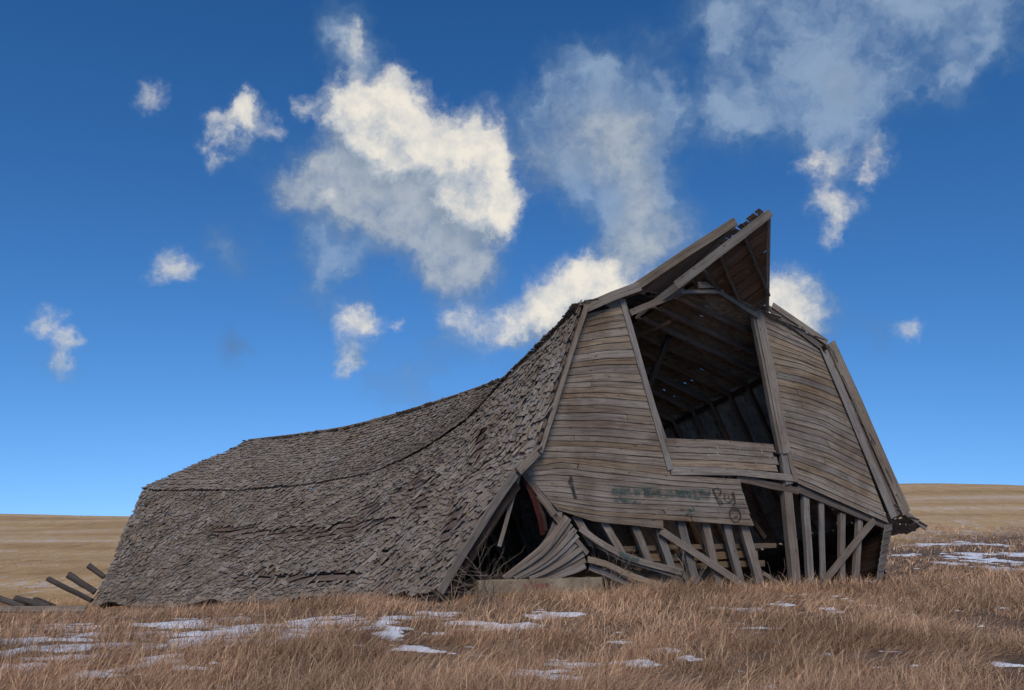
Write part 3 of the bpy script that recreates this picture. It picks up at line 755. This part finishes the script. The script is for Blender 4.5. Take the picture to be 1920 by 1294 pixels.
# far gable: unseen boarded end wall, added to keep light out of the interior
e1 = [Vector(q) for q in (EAVE[-1], KNEE[-1], RIDGE[-1], knee_r(1), eave_r(1))]
zmin, zmax = min(q.z for q in e1), max(q.z for q in e1)
for k in range(22):
    z0 = zmin + (zmax - zmin) * k / 22; z1 = z0 + (zmax - zmin) / 22 * .98; zc = (z0 + z1) / 2
    def cross(a, b2): t_ = (zc - a.z) / (b2.z - a.z); return a.lerp(b2, t_)
    lft = cross(e1[0], e1[1]) if zc < e1[1].z else cross(e1[1], e1[2]); rgt = cross(e1[4], e1[3]) if zc < e1[3].z and zc > e1[4].z else (e1[4] if zc <= e1[4].z else cross(e1[3], e1[2]))
    a, b2 = lft.lerp(rgt, .03), lft.lerp(rgt, .97)
    n_ = Vector((-.4, .9, 0)).normalized()
    if (b2 - a).length < .3: continue
    tp = [Vector((q.x, q.y, z1)) for q in (a, a.lerp(b2, .5), b2)]; bt = [Vector((q.x, q.y, z0)) for q in (a, a.lerp(b2, .5), b2)]
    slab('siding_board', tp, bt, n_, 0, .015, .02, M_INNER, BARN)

# --- braces in the dark triangle where roof and gable have parted
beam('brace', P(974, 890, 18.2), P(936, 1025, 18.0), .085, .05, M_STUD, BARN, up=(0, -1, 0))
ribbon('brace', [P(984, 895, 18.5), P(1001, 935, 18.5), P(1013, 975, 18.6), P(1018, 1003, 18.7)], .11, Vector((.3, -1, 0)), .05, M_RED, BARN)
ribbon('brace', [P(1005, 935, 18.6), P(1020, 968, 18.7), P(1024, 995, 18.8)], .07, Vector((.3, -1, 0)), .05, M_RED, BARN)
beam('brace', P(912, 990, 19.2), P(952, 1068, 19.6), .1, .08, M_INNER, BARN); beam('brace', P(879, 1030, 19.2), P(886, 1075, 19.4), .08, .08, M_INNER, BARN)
cp = [G(978,884,.03), G(1000,912,.04), G(1024,948,.05), G(1052,985,.06), G(1078,1012,.06), G(1100,1038,.05)]
ribbon('corner_board', cp[:4], .13, GN, .07, M_BEAM, BARN)
ribbon('corner_board', cp[2:], .10, GN, .04, M_TRIM, BARN)
# the fan of twisted siding
ends = [((1058,968),(1046,985),(1020,1018),(982,1050),(940,1082)), ((1062,972),(1046,996),(1020,1030),(985,1058),(944,1083)), ((1068,982),(1048,1008),(1022,1038),(990,1062),(952,1083)),
        ((1074,992),(1052,1018),(1026,1044),(994,1066),(960,1083)), ((1079,1003),(1056,1027),(1030,1050),(1000,1069),(968,1083)), ((1083,1014),(1060,1036),(1034,1056),(1006,1072),(978,1083)),
        ((1087,1026),(1064,1044),(1040,1060),(1014,1074),(988,1084)), ((1091,1038),(1068,1052),(1046,1064),(1022,1076),(1000,1085)), ((1095,1050),(1074,1060),(1054,1069),(1034,1078),(1015,1085)),
        ((1093,1061),(1078,1068),(1062,1074),(1046,1080),(1030,1086)),
        ((1040,952),(1040,972),(1030,1000),(1008,1030),(975,1060)), ((1046,956),(1044,978),(1030,1008),(1005,1038),(970,1065))]
for i, e in enumerate(ends):
    q = [G(x, y, .10 + .03 * math.sin(i * 2.3) + .05 * k * 0) + Vector((0, .012 * i, 0)) for k, (x, y) in enumerate(e)]
    q = [Vector(catmull([A(v) for v in q], [0, .25, .5, .75, 1], s)) for s in np.linspace(0, 1, 8)]
    w0 = .115
    ribbon('siding_board', q, w0, (GN + Vector((-.25, 0, .25 - .1 * (i % 3)))).normalized(), .022, M_TWISTED, BARN, taper=[1, 1, .95, .9, .8, .72, .66, .6], twist=random.uniform(-.25, .25))
ribbon('siding_board', [G(1008, 928, .06), G(1022, 945, .08), G(1036, 966, .08)], .16, (GN + Vector((-.5, 0, -.2))).normalized(), .025, M_TRIM, BARN)

# --- graffiti and splashes, flat paint on the boards
def stroke(name, pts, wpx, mat, parent=BARN, off=.043):
    V, uv, Fc = [], [], []; org = parent.matrix_world.translation; n = len(pts)
    for i, (x, y) in enumerate(pts):
        x0, y0 = pts[max(i - 1, 0)]; x1, y1 = pts[min(i + 1, n - 1)]; l = math.hypot(x1 - x0, y1 - y0) or 1
        nx_, ny_ = -(y1 - y0) / l * wpx / 2, (x1 - x0) / l * wpx / 2
        V += [G(x + nx_, y + ny_, off) - org, G(x - nx_, y - ny_, off) - org]; uv += [(i, -1), (i, 1)]
    for i in range(n - 1): Fc.append((2 * i, 2 * i + 1, 2 * i + 3, 2 * i + 2))
    return link(name, make_mesh(name, V, Fc, mat, uv, 0), parent)
g1 = stroke('graffiti', [(1334,917),(1338,925),(1343,938),(1350,949)], 5, M_BLACK)
g1['label'] = 'black spray painted letters and a face on the pale boards'
for pts, w in (([(1334,919),(1342,915),(1349,918),(1350,925),(1345,930),(1343,932),(1350,940),(1354,946)], 4), ([(1357,926),(1356,934),(1360,942),(1367,941),(1372,934),(1371,925)], 4), ([(1372,922),(1375,932),(1376,944),(1371,949)], 4),
               ([(1364,928),(1365,936)], 3), ([(1373,951),(1366,958),(1367,970),(1374,979),(1383,978),(1387,968),(1384,956),(1377,951),(1371,953)], 3.5), ([(1370,958),(1376,955),(1383,958)], 5), ([(1374,970),(1381,968)], 4),
               ([(1068,893),(1072,915),(1078,935)], 9), ([(1064,900),(1076,925)], 5)):
    stroke('graffiti', pts, w, M_BLACK).parent = g1
for pts, w, mt in (([(1145,918),(1185,922),(1235,918)], 20, M_TEAL), ([(1205,924),(1260,925),(1330,932)], 20, M_TEAL), ([(1265,920),(1330,922)], 14, M_TEAL), ([(1150,936),(1200,942)], 12, M_TEAL), ([(1274,954),(1281,957)], 6, M_TEAL2), ([(1289,954),(1296,957)], 6, M_TEAL2), ([(1284,965),(1290,960),(1297,967)], 4, M_TEAL2), ([(1160,928),(1172,944)], 7, M_TEAL)):
    stroke('graffiti', pts, w, mt).parent = g1
rr = random.Random(4)
for i in range(16):
    x = rr.uniform(1320, 1452); y = 830 + (x - 1320) * .05 + rr.uniform(2, 34)
    stroke('paint_splash', [(x, y), (x + rr.uniform(-1, 1.5), y + 2), (x + rr.uniform(0, 3), y + rr.uniform(3, 8))], rr.uniform(.8, 1.8), M_WHITE)

# ------------------------------------------------------------------ concrete footing
V, Fc = [], []
N = 14
def conc(name, a, b2, ztop, zbot, th, label):
    secs = []; org = gpt((a.x + b2.x) / 2, (a.y + b2.y) / 2)
    for i in range(N + 1):
        q = a.lerp(b2, i / N); j = lambda s=.015: random.uniform(-s, s)
        bv = .02
        secs.append([Vector((q.x, q.y, zbot)) + GN * (th / 2), Vector((q.x, q.y, ztop - bv)) + GN * (th / 2 + j()), Vector((q.x, q.y, ztop + j(.012))) + GN * (th / 2 - bv + j()), Vector((q.x, q.y, ztop + j(.012))) - GN * (th / 2 - bv), Vector((q.x, q.y, ztop - bv)) - GN * (th / 2), Vector((q.x, q.y, zbot)) - GN * (th / 2)])
    v, f = sweep(secs); ob = link(name, make_mesh(name, [p - org for p in v], f, M_CONC, None, None), None, label=label, category='foundation'); ob.location = org
    return ob
a, b2 = G(888, 1086, .12), G(1118, 1083, .12); zt = (a.z + b2.z) / 2
conc('concrete_footing', a, b2, zt, -.6, .3, 'stained concrete footing with a red smear beside the dark opening')
a, b2 = G(1205, 1072, -.75), G(1360, 1066, -.75)
conc('concrete_footing', a, b2, a.z, -.6, .25, 'low concrete footing behind the slanting studs')

# ------------------------------------------------------------------ loose timber
def loose(name, pts, width, nrm, thick, mat, label, cat='board', **kw):
    g_ = bpy.data.objects.new('tmp', None)
    o = ribbon(name, pts, width, nrm, thick, mat, None, **kw); bpy.data.objects.remove(g_)
    c = Vector(pts[0]); c.z = min(p.z for p in pts)
    o.data.transform(Matrix.Translation(-c)); o.location = c; o['label'] = label; o['category'] = cat
    return o
def curve_g(pts, off): 
    q = [A(G(x, y, off)) for x, y in pts]; us = list(np.linspace(0, 1, len(q)))
    return [Vector(catmull(q, us, s)) for s in np.linspace(0, 1, 10)]
loose('fallen_siding_board', curve_g([(1082,990),(1118,1017),(1165,1042),(1215,1058),(1272,1072)], .16), .14, GN, .025, M_SIDING, 'long bowed siding board with green paint hanging below the twisted fan', twist=.2)
loose('fallen_siding_board', curve_g([(1094,1000),(1125,1026),(1170,1050),(1225,1066),(1268,1080)], .10), .12, GN, .025, M_TWISTED, 'grey bowed board just under the green painted one')
loose('fallen_siding_board', curve_g([(1093,1048),(1130,1058),(1165,1075),(1220,1094),(1285,1110)], .22), .14, (GN + Vector((0,0,.3))).normalized(), .025, M_SIDING, 'lowest bowed board sloping from footing into the grass')
loose('fallen_siding_board', curve_g([(1100,1062),(1140,1078),(1180,1096),(1215,1106)], .12), .15, (GN + Vector((0,0,.3))).normalized(), .025, M_TWISTED, 'short grey board lying behind the lowest bowed one')
s2 = stroke('paint_mark', [(1150,1034),(1168,1043),(1190,1050)], 10, M_TEAL2, off=.19); s2.parent = BARN
def loose_beam(name, a, b2, w, h, mat, label):
    o = beam(name, a, b2, w, h, mat, None, segs=7, rough=.02); c = Vector(a); o.data.transform(Matrix.Translation(-c)); o.location = c; o['label'] = label; o['category'] = 'beam'
M_MANGER = wood('manger_timber', (.07, .048, .03), (.165, .115, .075), (.27, .20, .135), stain=.5, grain=(1, 14))
loose_beam('fallen_beam', G(1168, 1030, -.5), G(1478, 1022, -.6), .35, .11, M_MANGER, 'broken light plank lying on top of the pile behind the studs')
loose_beam('fallen_beam', G(1200, 1048, -.48), G(1440, 1040, -.5), .3, .16, M_MANGER, 'squared beam in the middle of the pile behind the studs')
loose_beam('fallen_beam', G(1215, 1066, -.5), G(1452, 1058, -.5), .3, .14, M_MANGER, 'lowest squared beam of the pile behind the studs')
loose_beam('fallen_beam', G(1440, 1075, -.2), G(1478, 1108, .1), .12, .08, M_MANGER, 'short plank end leaning at the foot of the tall post')
for (x0, y0, d0, x1, y1, d1, r, lab) in (
    (90,1085,25.2,172,1126,25.0,.065,'split thin log jutting up lowest from the rear roof corner'),
    (128,1078,25.6,178,1110,25.6,.085,'round log jutting up between two thinner ones at rear corner'),
    (166,1060,26.6,196,1082,26.6,.07,'short log end highest up at the rear roof corner'),
    (-8,1120,25.0,46,1139,24.7,.08,'weathered log lying half in grass farthest from the barn'),
    (30,1123,25.2,92,1138,24.8,.09,'thick weathered log lying in the middle of the loose row'),
    (66,1124,25.8,102,1137,25.3,.07,'short dark log lying closest to the jutting ones')):
    a, b2 = P(x0, y0, d0), P(x1, y1, d1); log('old_log', a, b2, r * 1.2, M_LOG, None, org=Vector((b2.x, b2.y, b2.z)), label=lab, category='log', group='logs beside the rear roof corner')
a, b2 = P(-20, 1142, 24.4), P(160, 1141, 24.4)
loose('fallen_plank', [a, a.lerp(b2, .5), b2], .22, Vector((0, -.6, .8)), .05, M_TRIM, 'long grey plank lying under the loose logs', 'plank')

# ------------------------------------------------------------------ snow
PATCH = [(60,1203,80,5),(20,1225,40,4),(330,1215,50,4),(470,1205,40,4),(560,1195,40,4),(640,1172,40,4),(90,1218,50,4),(350,1255,30,5),(560,1178,50,5),(250,1190,60,4),(330,1170,50,5),(400,1190,80,10),(440,1163,26,5),(500,1178,90,5),(590,1165,40,5),(600,1182,50,4),(720,1170,22,5),(730,1187,20,8),(790,1160,60,4),(820,1152,30,4),
         (870,1170,40,4),(900,1178,40,4),(985,1172,30,4),(1010,1160,26,4),(780,1222,28,4),(830,1193,12,2),(150,1235,60,6),(60,1252,60,9),(280,1240,40,7),(180,1265,40,5),(400,1246,22,8),(240,1210,50,4),(120,1180,60,4),
         (1020,1268,45,5),(1060,1250,30,3),(1400,1145,34,2),(1470,1138,14,2),(1560,1148,14,2),(1630,1136,10,2),(1290,1235,20,3),(1200,1245,30,3),(1900,1250,30,3),
         (1050,1155,30,3),(1250,1225,20,2),(1750,1022,30,2),(1835,1020,36,2),(1700,1042,24,2),(1850,1050,34,4),(1795,1058,22,2),(1905,1040,26,3),(1725,1068,22,2),(1885,1070,24,3),(1815,1040,30,2)]
PG = []
for (x, y, w, h) in PATCH:
    c = ground_px(x, y); f1 = ground_px(x, y - h); f2 = ground_px(x, y + h)
    PG.append((c.x, c.y, w / F * c.y, max(.16, (f1.y - f2.y) / 2)))
def snow_mask(x, y):
    x = np.asarray(x, float); y = np.asarray(y, float); m_ = np.full(x.shape, -1.0)
    for cx, cy, rx, ry in PG:
        m_ = np.maximum(m_, 1 - np.sqrt(((x - cx) / (rx * 1.15)) ** 2 + ((y - cy) / (ry * 1.35)) ** 2))
    return m_ + (fbm(x * 1.9, y * 6.0, 5) - .5) * 4.2 - .12
m, t, bs = new_mat('old_snow'); M_SNOW = m
bs.inputs['Base Color'].default_value = (.74, .76, .80, 1); bs.inputs['Roughness'].default_value = .6
b = t.node('ShaderNodeBump'); b.inputs['Strength'].default_value = .5; b.inputs['Distance'].default_value = .03
t.link(t.noise(t.node('ShaderNodeNewGeometry').outputs['Position'], 9, 5, .6).outputs['Fac'], b.inputs['Height']); t.link(b.outputs[0], bs.inputs['Normal'])
V, Fl, off = [], [], 0
for (x0, x1, y0, y1, st) in ((-11, 11, 7.2, 24, .085), (8, 34, 24, 52, .16)):
    gx, gy = np.meshgrid(np.arange(x0, x1, st), np.arange(y0, y1, st)); mk = snow_mask(gx, gy)
    Zs = gz(gx, gy) + np.clip(mk * .10, -.06, .022) + (fbm(gx * 2.5, gy * 2.5, 2) - .5) * .035; nx_ = gx.shape[1]
    id_ = np.arange(gx.size).reshape(gx.shape); q = np.stack([id_[:-1, :-1], id_[:-1, 1:], id_[1:, 1:], id_[1:, :-1]], -1).reshape(-1, 4)
    keep = (mk.ravel()[q] > -.05).any(1); q = q[keep]; used, inv = np.unique(q, return_inverse=True)
    V.append(np.stack([gx.ravel(), gy.ravel(), Zs.ravel()], -1)[used]); Fl.append(inv.reshape(-1, 4) + off); off += len(used)
V = np.concatenate(V); Fl = np.concatenate(Fl)
link('snow', make_mesh('snow', V, Fl.tolist(), M_SNOW, smooth=True), kind='stuff', label='thin old snow patches lying in the dry grass', category='snow')

# ------------------------------------------------------------------ dry grass
m, t, bs = new_mat('dry_grass'); M_GRASS = m
ca = t.node('ShaderNodeAttribute', attribute_name='Col').outputs['Color']; t.link(ca, bs.inputs['Base Color']); bs.inputs['Roughness'].default_value = .7
foot = [tuple(S_LL(u, .97)[:2]) for u in np.linspace(0, 1, 12)] + [tuple(S_LU(1, 0)[:2]), tuple(eave_r(1)[:2])] + [tuple(G(1640, 1095, -.3)[:2]), tuple(G(1120, 1090, -.3)[:2]), tuple(G(900, 1090, -.3)[:2])]
def inside(x, y):
    c = np.zeros(x.shape, bool); n = len(foot)
    for i in range(n):
        x0, y0 = foot[i]; x1, y1 = foot[(i + 1) % n]
        k = ((y0 > y) != (y1 > y)) & (x < (x1 - x0) * (y - y0) / (y1 - y0 + 1e-12) + x0); c ^= k
    return c
def blades(N, y0, y1, a0, a1, hmean, wid, seed, power=1.0, short=1.0):
    g = np.random.default_rng(seed)
    y = y0 + (y1 - y0) * g.random(N) ** power; a = a0 + (a1 - a0) * g.random(N); x = a * y
    # tufts: pull towards clump centres
    cl = fbm(x * 1.6, y * 1.6, 3); sm_ = snow_mask(x, y)
    keep = (g.random(N) < np.clip(.45 + (cl - .38) * 2.6, .2, 1)) & ~inside(x, y)
    pit_ = sstep(-.4, .2, sm_); keep &= g.random(N) > pit_ * .80
    x, y, cl, pit_ = x[keep], y[keep], cl[keep], pit_[keep]; N = len(x)
    h = hmean * (.55 + .9 * cl) * g.uniform(.5, 1.35, N) * (1 - .6 * pit_) * short
    lane = fbm(x * .35 + 40, y * .35, 2); h *= .75 + .5 * lane
    phi = g.normal(.1, 1.25, N) + (fbm(x * .5, y * .5 + 30, 2) - .5) * 3.0
    th0 = np.abs(g.normal(.25, .35, N)); th1 = th0 + np.abs(g.normal(1.7, .8, N))
    lod = sstep(.50, .64, fbm(x * .55 + 11, y * .55 + 5, 3)); th0 = th0 + lod * .75; phi = phi * (1 - .5 * lod); h = h * (1 - .15 * lod)
    dx, dy = np.cos(phi), np.sin(phi); n = 4 
    z = gz(x, y) - .02; pos = np.stack([x, y, z], -1)
    tw = g.uniform(-1, 1, N); wx, wy = -dy * np.cos(tw) + dx * np.sin(tw), dx * np.cos(tw) + dy * np.sin(tw)
    W_ = np.stack([wx, wy, g.uniform(-.25, .25, N)], -1) * (wid * g.uniform(.6, 1.4, N))[:, None]
    Vs = []
    for i in range(n):
        s = i / (n - 1)
        tap = (1, .9, .65, 0)[i]
        Vs.append(pos - W_ * tap / 2); 
        if i < n - 1: Vs.append(pos + W_ * tap / 2)
        th = th0 + (th1 - th0) * (s + .5 / (n - 1)); ds = (h / (n - 1))[:, None]
        pos = pos + np.stack([np.sin(th) * dx, np.sin(th) * dy, np.cos(th)], -1) * ds
    Vb = np.stack(Vs, 1)                                   # N,7,3
    base = (np.arange(N) * 7)[:, None]
    tri = np.concatenate([base + np.array(q) for q in ((0, 1, 3), (0, 3, 2), (2, 3, 5), (2, 5, 4), (4, 5, 6))], 1).reshape(-1, 3)
    pal = np.array([(.22, .14, .09), (.29, .19, .122), (.36, .25, .163), (.44, .32, .21), (.53, .405, .27), (.27, .155, .105)])
    ci = g.choice(6, N, p=(.20, .24, .20, .14, .10, .12)); c = pal[ci] * g.uniform(.7, 1.3, N)[:, None] * np.array((1.36, 1.21, 1.08))
    big = fbm(x * .5 + 90, y * .5, 3)[:, None]; c = c * (.50 + 1.0 * big)
    Cb = np.concatenate([np.repeat(c[:, None], 7, 1), np.ones((N, 7, 1))], -1)
    
    return Vb.reshape(-1, 3), tri, Cb.reshape(-1, 4)
def grass_obj(name, parts, label):
    V = np.concatenate([p[0] for p in parts]); C_ = np.concatenate([p[2] for p in parts]); o = 0; T_ = []
    for p in parts: T_.append(p[1] + o); o += len(p[0])
    T_ = np.concatenate(T_)
    me = bpy.data.meshes.new(name); me.vertices.add(len(V)); me.vertices.foreach_set('co', V.astype(np.float32).ravel())
    me.loops.add(T_.size); me.loops.foreach_set('vertex_index', T_.astype(np.int32).ravel()); me.polygons.add(len(T_)); me.polygons.foreach_set('loop_start', np.arange(0, T_.size, 3, dtype=np.int32))
    at = me.attributes.new('Col', 'FLOAT_COLOR', 'POINT'); at.data.foreach_set('color', C_.astype(np.float32).ravel())
    me.update(); me.materials.append(M_GRASS)
    return link(name, me, kind='stuff', label=label, category='grass')
def straw(N, y0, y1, seed):
    V_, T_, C_ = blades(N, y0, y1, -.78, .78, .5, .005, seed)
    C_[:, :3] = .4 * C_[:, :3] + .6 * np.array((.60, .44, .27)); return V_, T_, C_
def stubble(N, y0, y1, a0, a1, seed):
    V_, T_, C_ = blades(N, y0, y1, a0, a1, .15, .012, seed, 1.4)
    C_[:, :3] = .55 * C_[:, :3] * np.array((1.35, 1.2, 1.0)) + .45 * np.array((.47, .30, .15)); return V_, T_, C_
grass_obj('field_stubble', [stubble(45000, 29, 75, -.85, -.30, 11), stubble(30000, 50, 95, .38, .85, 12)], 'short golden stubble standing in the field behind the barn')
grass_obj('dry_grass', [blades(200000, 6.8, 13, -.78, .78, .31, .0045, 1, .9), blades(170000, 12.5, 20, -.78, .78, .33, .0072, 2, .9), blades(60000, 19.5, 30, -.8, .8, .36, .012, 3),
                        blades(26000, 23, 52, .40, .85, .36, .02, 4),
                        straw(3500, 6.8, 16, 5)],
          'tangled tawny dry grass bent over across the foreground')

# ------------------------------------------------------------------ dead bushes and weed stalks
M_TWIG = wood('dry_twig', (.10, .075, .055), (.24, .185, .14), (.38, .31, .24), stain=.3, knots=False)
def twig_plant(name, base, n, hgt, spread, label, cat, group=None, lean=(0, 0), r0=.006, seed=0, curl=.6):
    g = random.Random(seed); V, Fc, uv = [], [], []
    def tube(pts, r):
        o = len(V); k = 4
        for i, p in enumerate(pts):
            t_ = (pts[min(i + 1, len(pts) - 1)] - pts[max(i - 1, 0)]).normalized(); s_ = t_.orthogonal().normalized(); u_ = t_.cross(s_)
            rr = r * (1 - .7 * i / (len(pts) - 1))
            for j in range(k):
                V.append(p + (s_ * math.cos(1.571 * j) + u_ * math.sin(1.571 * j)) * rr); uv.append((i * .1, j * .01))
        for i in range(len(pts) - 1):
            for j in range(k): a = o + i * k + j; b_ = o + i * k + (j + 1) % k; Fc.append((a, b_, b_ + k, a + k))
    def grow(p, d_, L, r, lev):
        pts = [p]; nseg = 5
        for i in range(nseg):
            d_ = (d_ + Vector((g.gauss(0, .2), g.gauss(0, .2), g.gauss(-.02, .18))) * curl).normalized(); pts.append(pts[-1] + d_ * L / nseg)
            if lev > 0 and g.random() < .55: grow(pts[-1], (d_ + Vector((g.gauss(0, .6), g.gauss(0, .6), g.gauss(.1, .4)))).normalized(), L * g.uniform(.3, .55), r * .6, lev - 1)
        tube(pts, r)
    for i in range(n):
        d_ = Vector((g.gauss(lean[0], spread), g.gauss(lean[1], spread), 1)).normalized()
        grow(Vector((g.gauss(0, spread * .25), g.gauss(0, spread * .25), -.03)), d_, hgt * g.uniform(.6, 1.1), r0 * g.uniform(.7, 1.2), 2)
    o = link(name, make_mesh(name, V, Fc, M_TWIG, uv, g.random()), None, label=label, category=cat); o.location = base
    if group: o['group'] = group
    return o
q = P(912, 1100, 16.9); twig_plant('dead_bush', gpt(q.x, q.y), 14, 1.25, .8, 'bare tangled dead bush at the end of the concrete footing', 'bush', lean=(.2, 0), seed=1, r0=.009)
q = P(850, 1100, 16.6); twig_plant('dead_bush', gpt(q.x, q.y), 14, .95, 1.0, 'low bare dead bush at the foot of the roof edge', 'bush', seed=2, r0=.009)
q = G(1125, 1090, .5); twig_plant('dead_vine', gpt(q.x, q.y), 6, 1.0, .18, 'dry vine climbing the end of the twisted siding', 'vine', seed=3, r0=.011)
q = G(1425, 1090, .4); twig_plant('dead_bush', gpt(q.x, q.y), 7, .75, .5, 'sparse dead bush between slanting studs and tall post', 'bush', lean=(.3, 0), seed=4, r0=.011)
q = G(1262, 1090, .4); twig_plant('dead_bush', gpt(q.x, q.y), 6, .8, .4, 'sparse dead bush before the crossing brace foot', 'bush', seed=5, r0=.011)
wk = random.Random(9)
for i in range(26):
    px, py = wk.uniform(30, 1890), wk.uniform(1130, 1262); q = ground_px(px, py)
    if bool(inside(np.array([q.x]), np.array([q.y]))[0]): continue
    twig_plant('weed_stalk', gpt(q.x, q.y), wk.choice((1, 1, 2)), wk.uniform(.35, .7), .22, 'thin dark dry weed stalk standing in the foreground grass', 'weed', 'weed stalks in the foreground grass', r0=.0035, seed=20 + i, curl=.35)
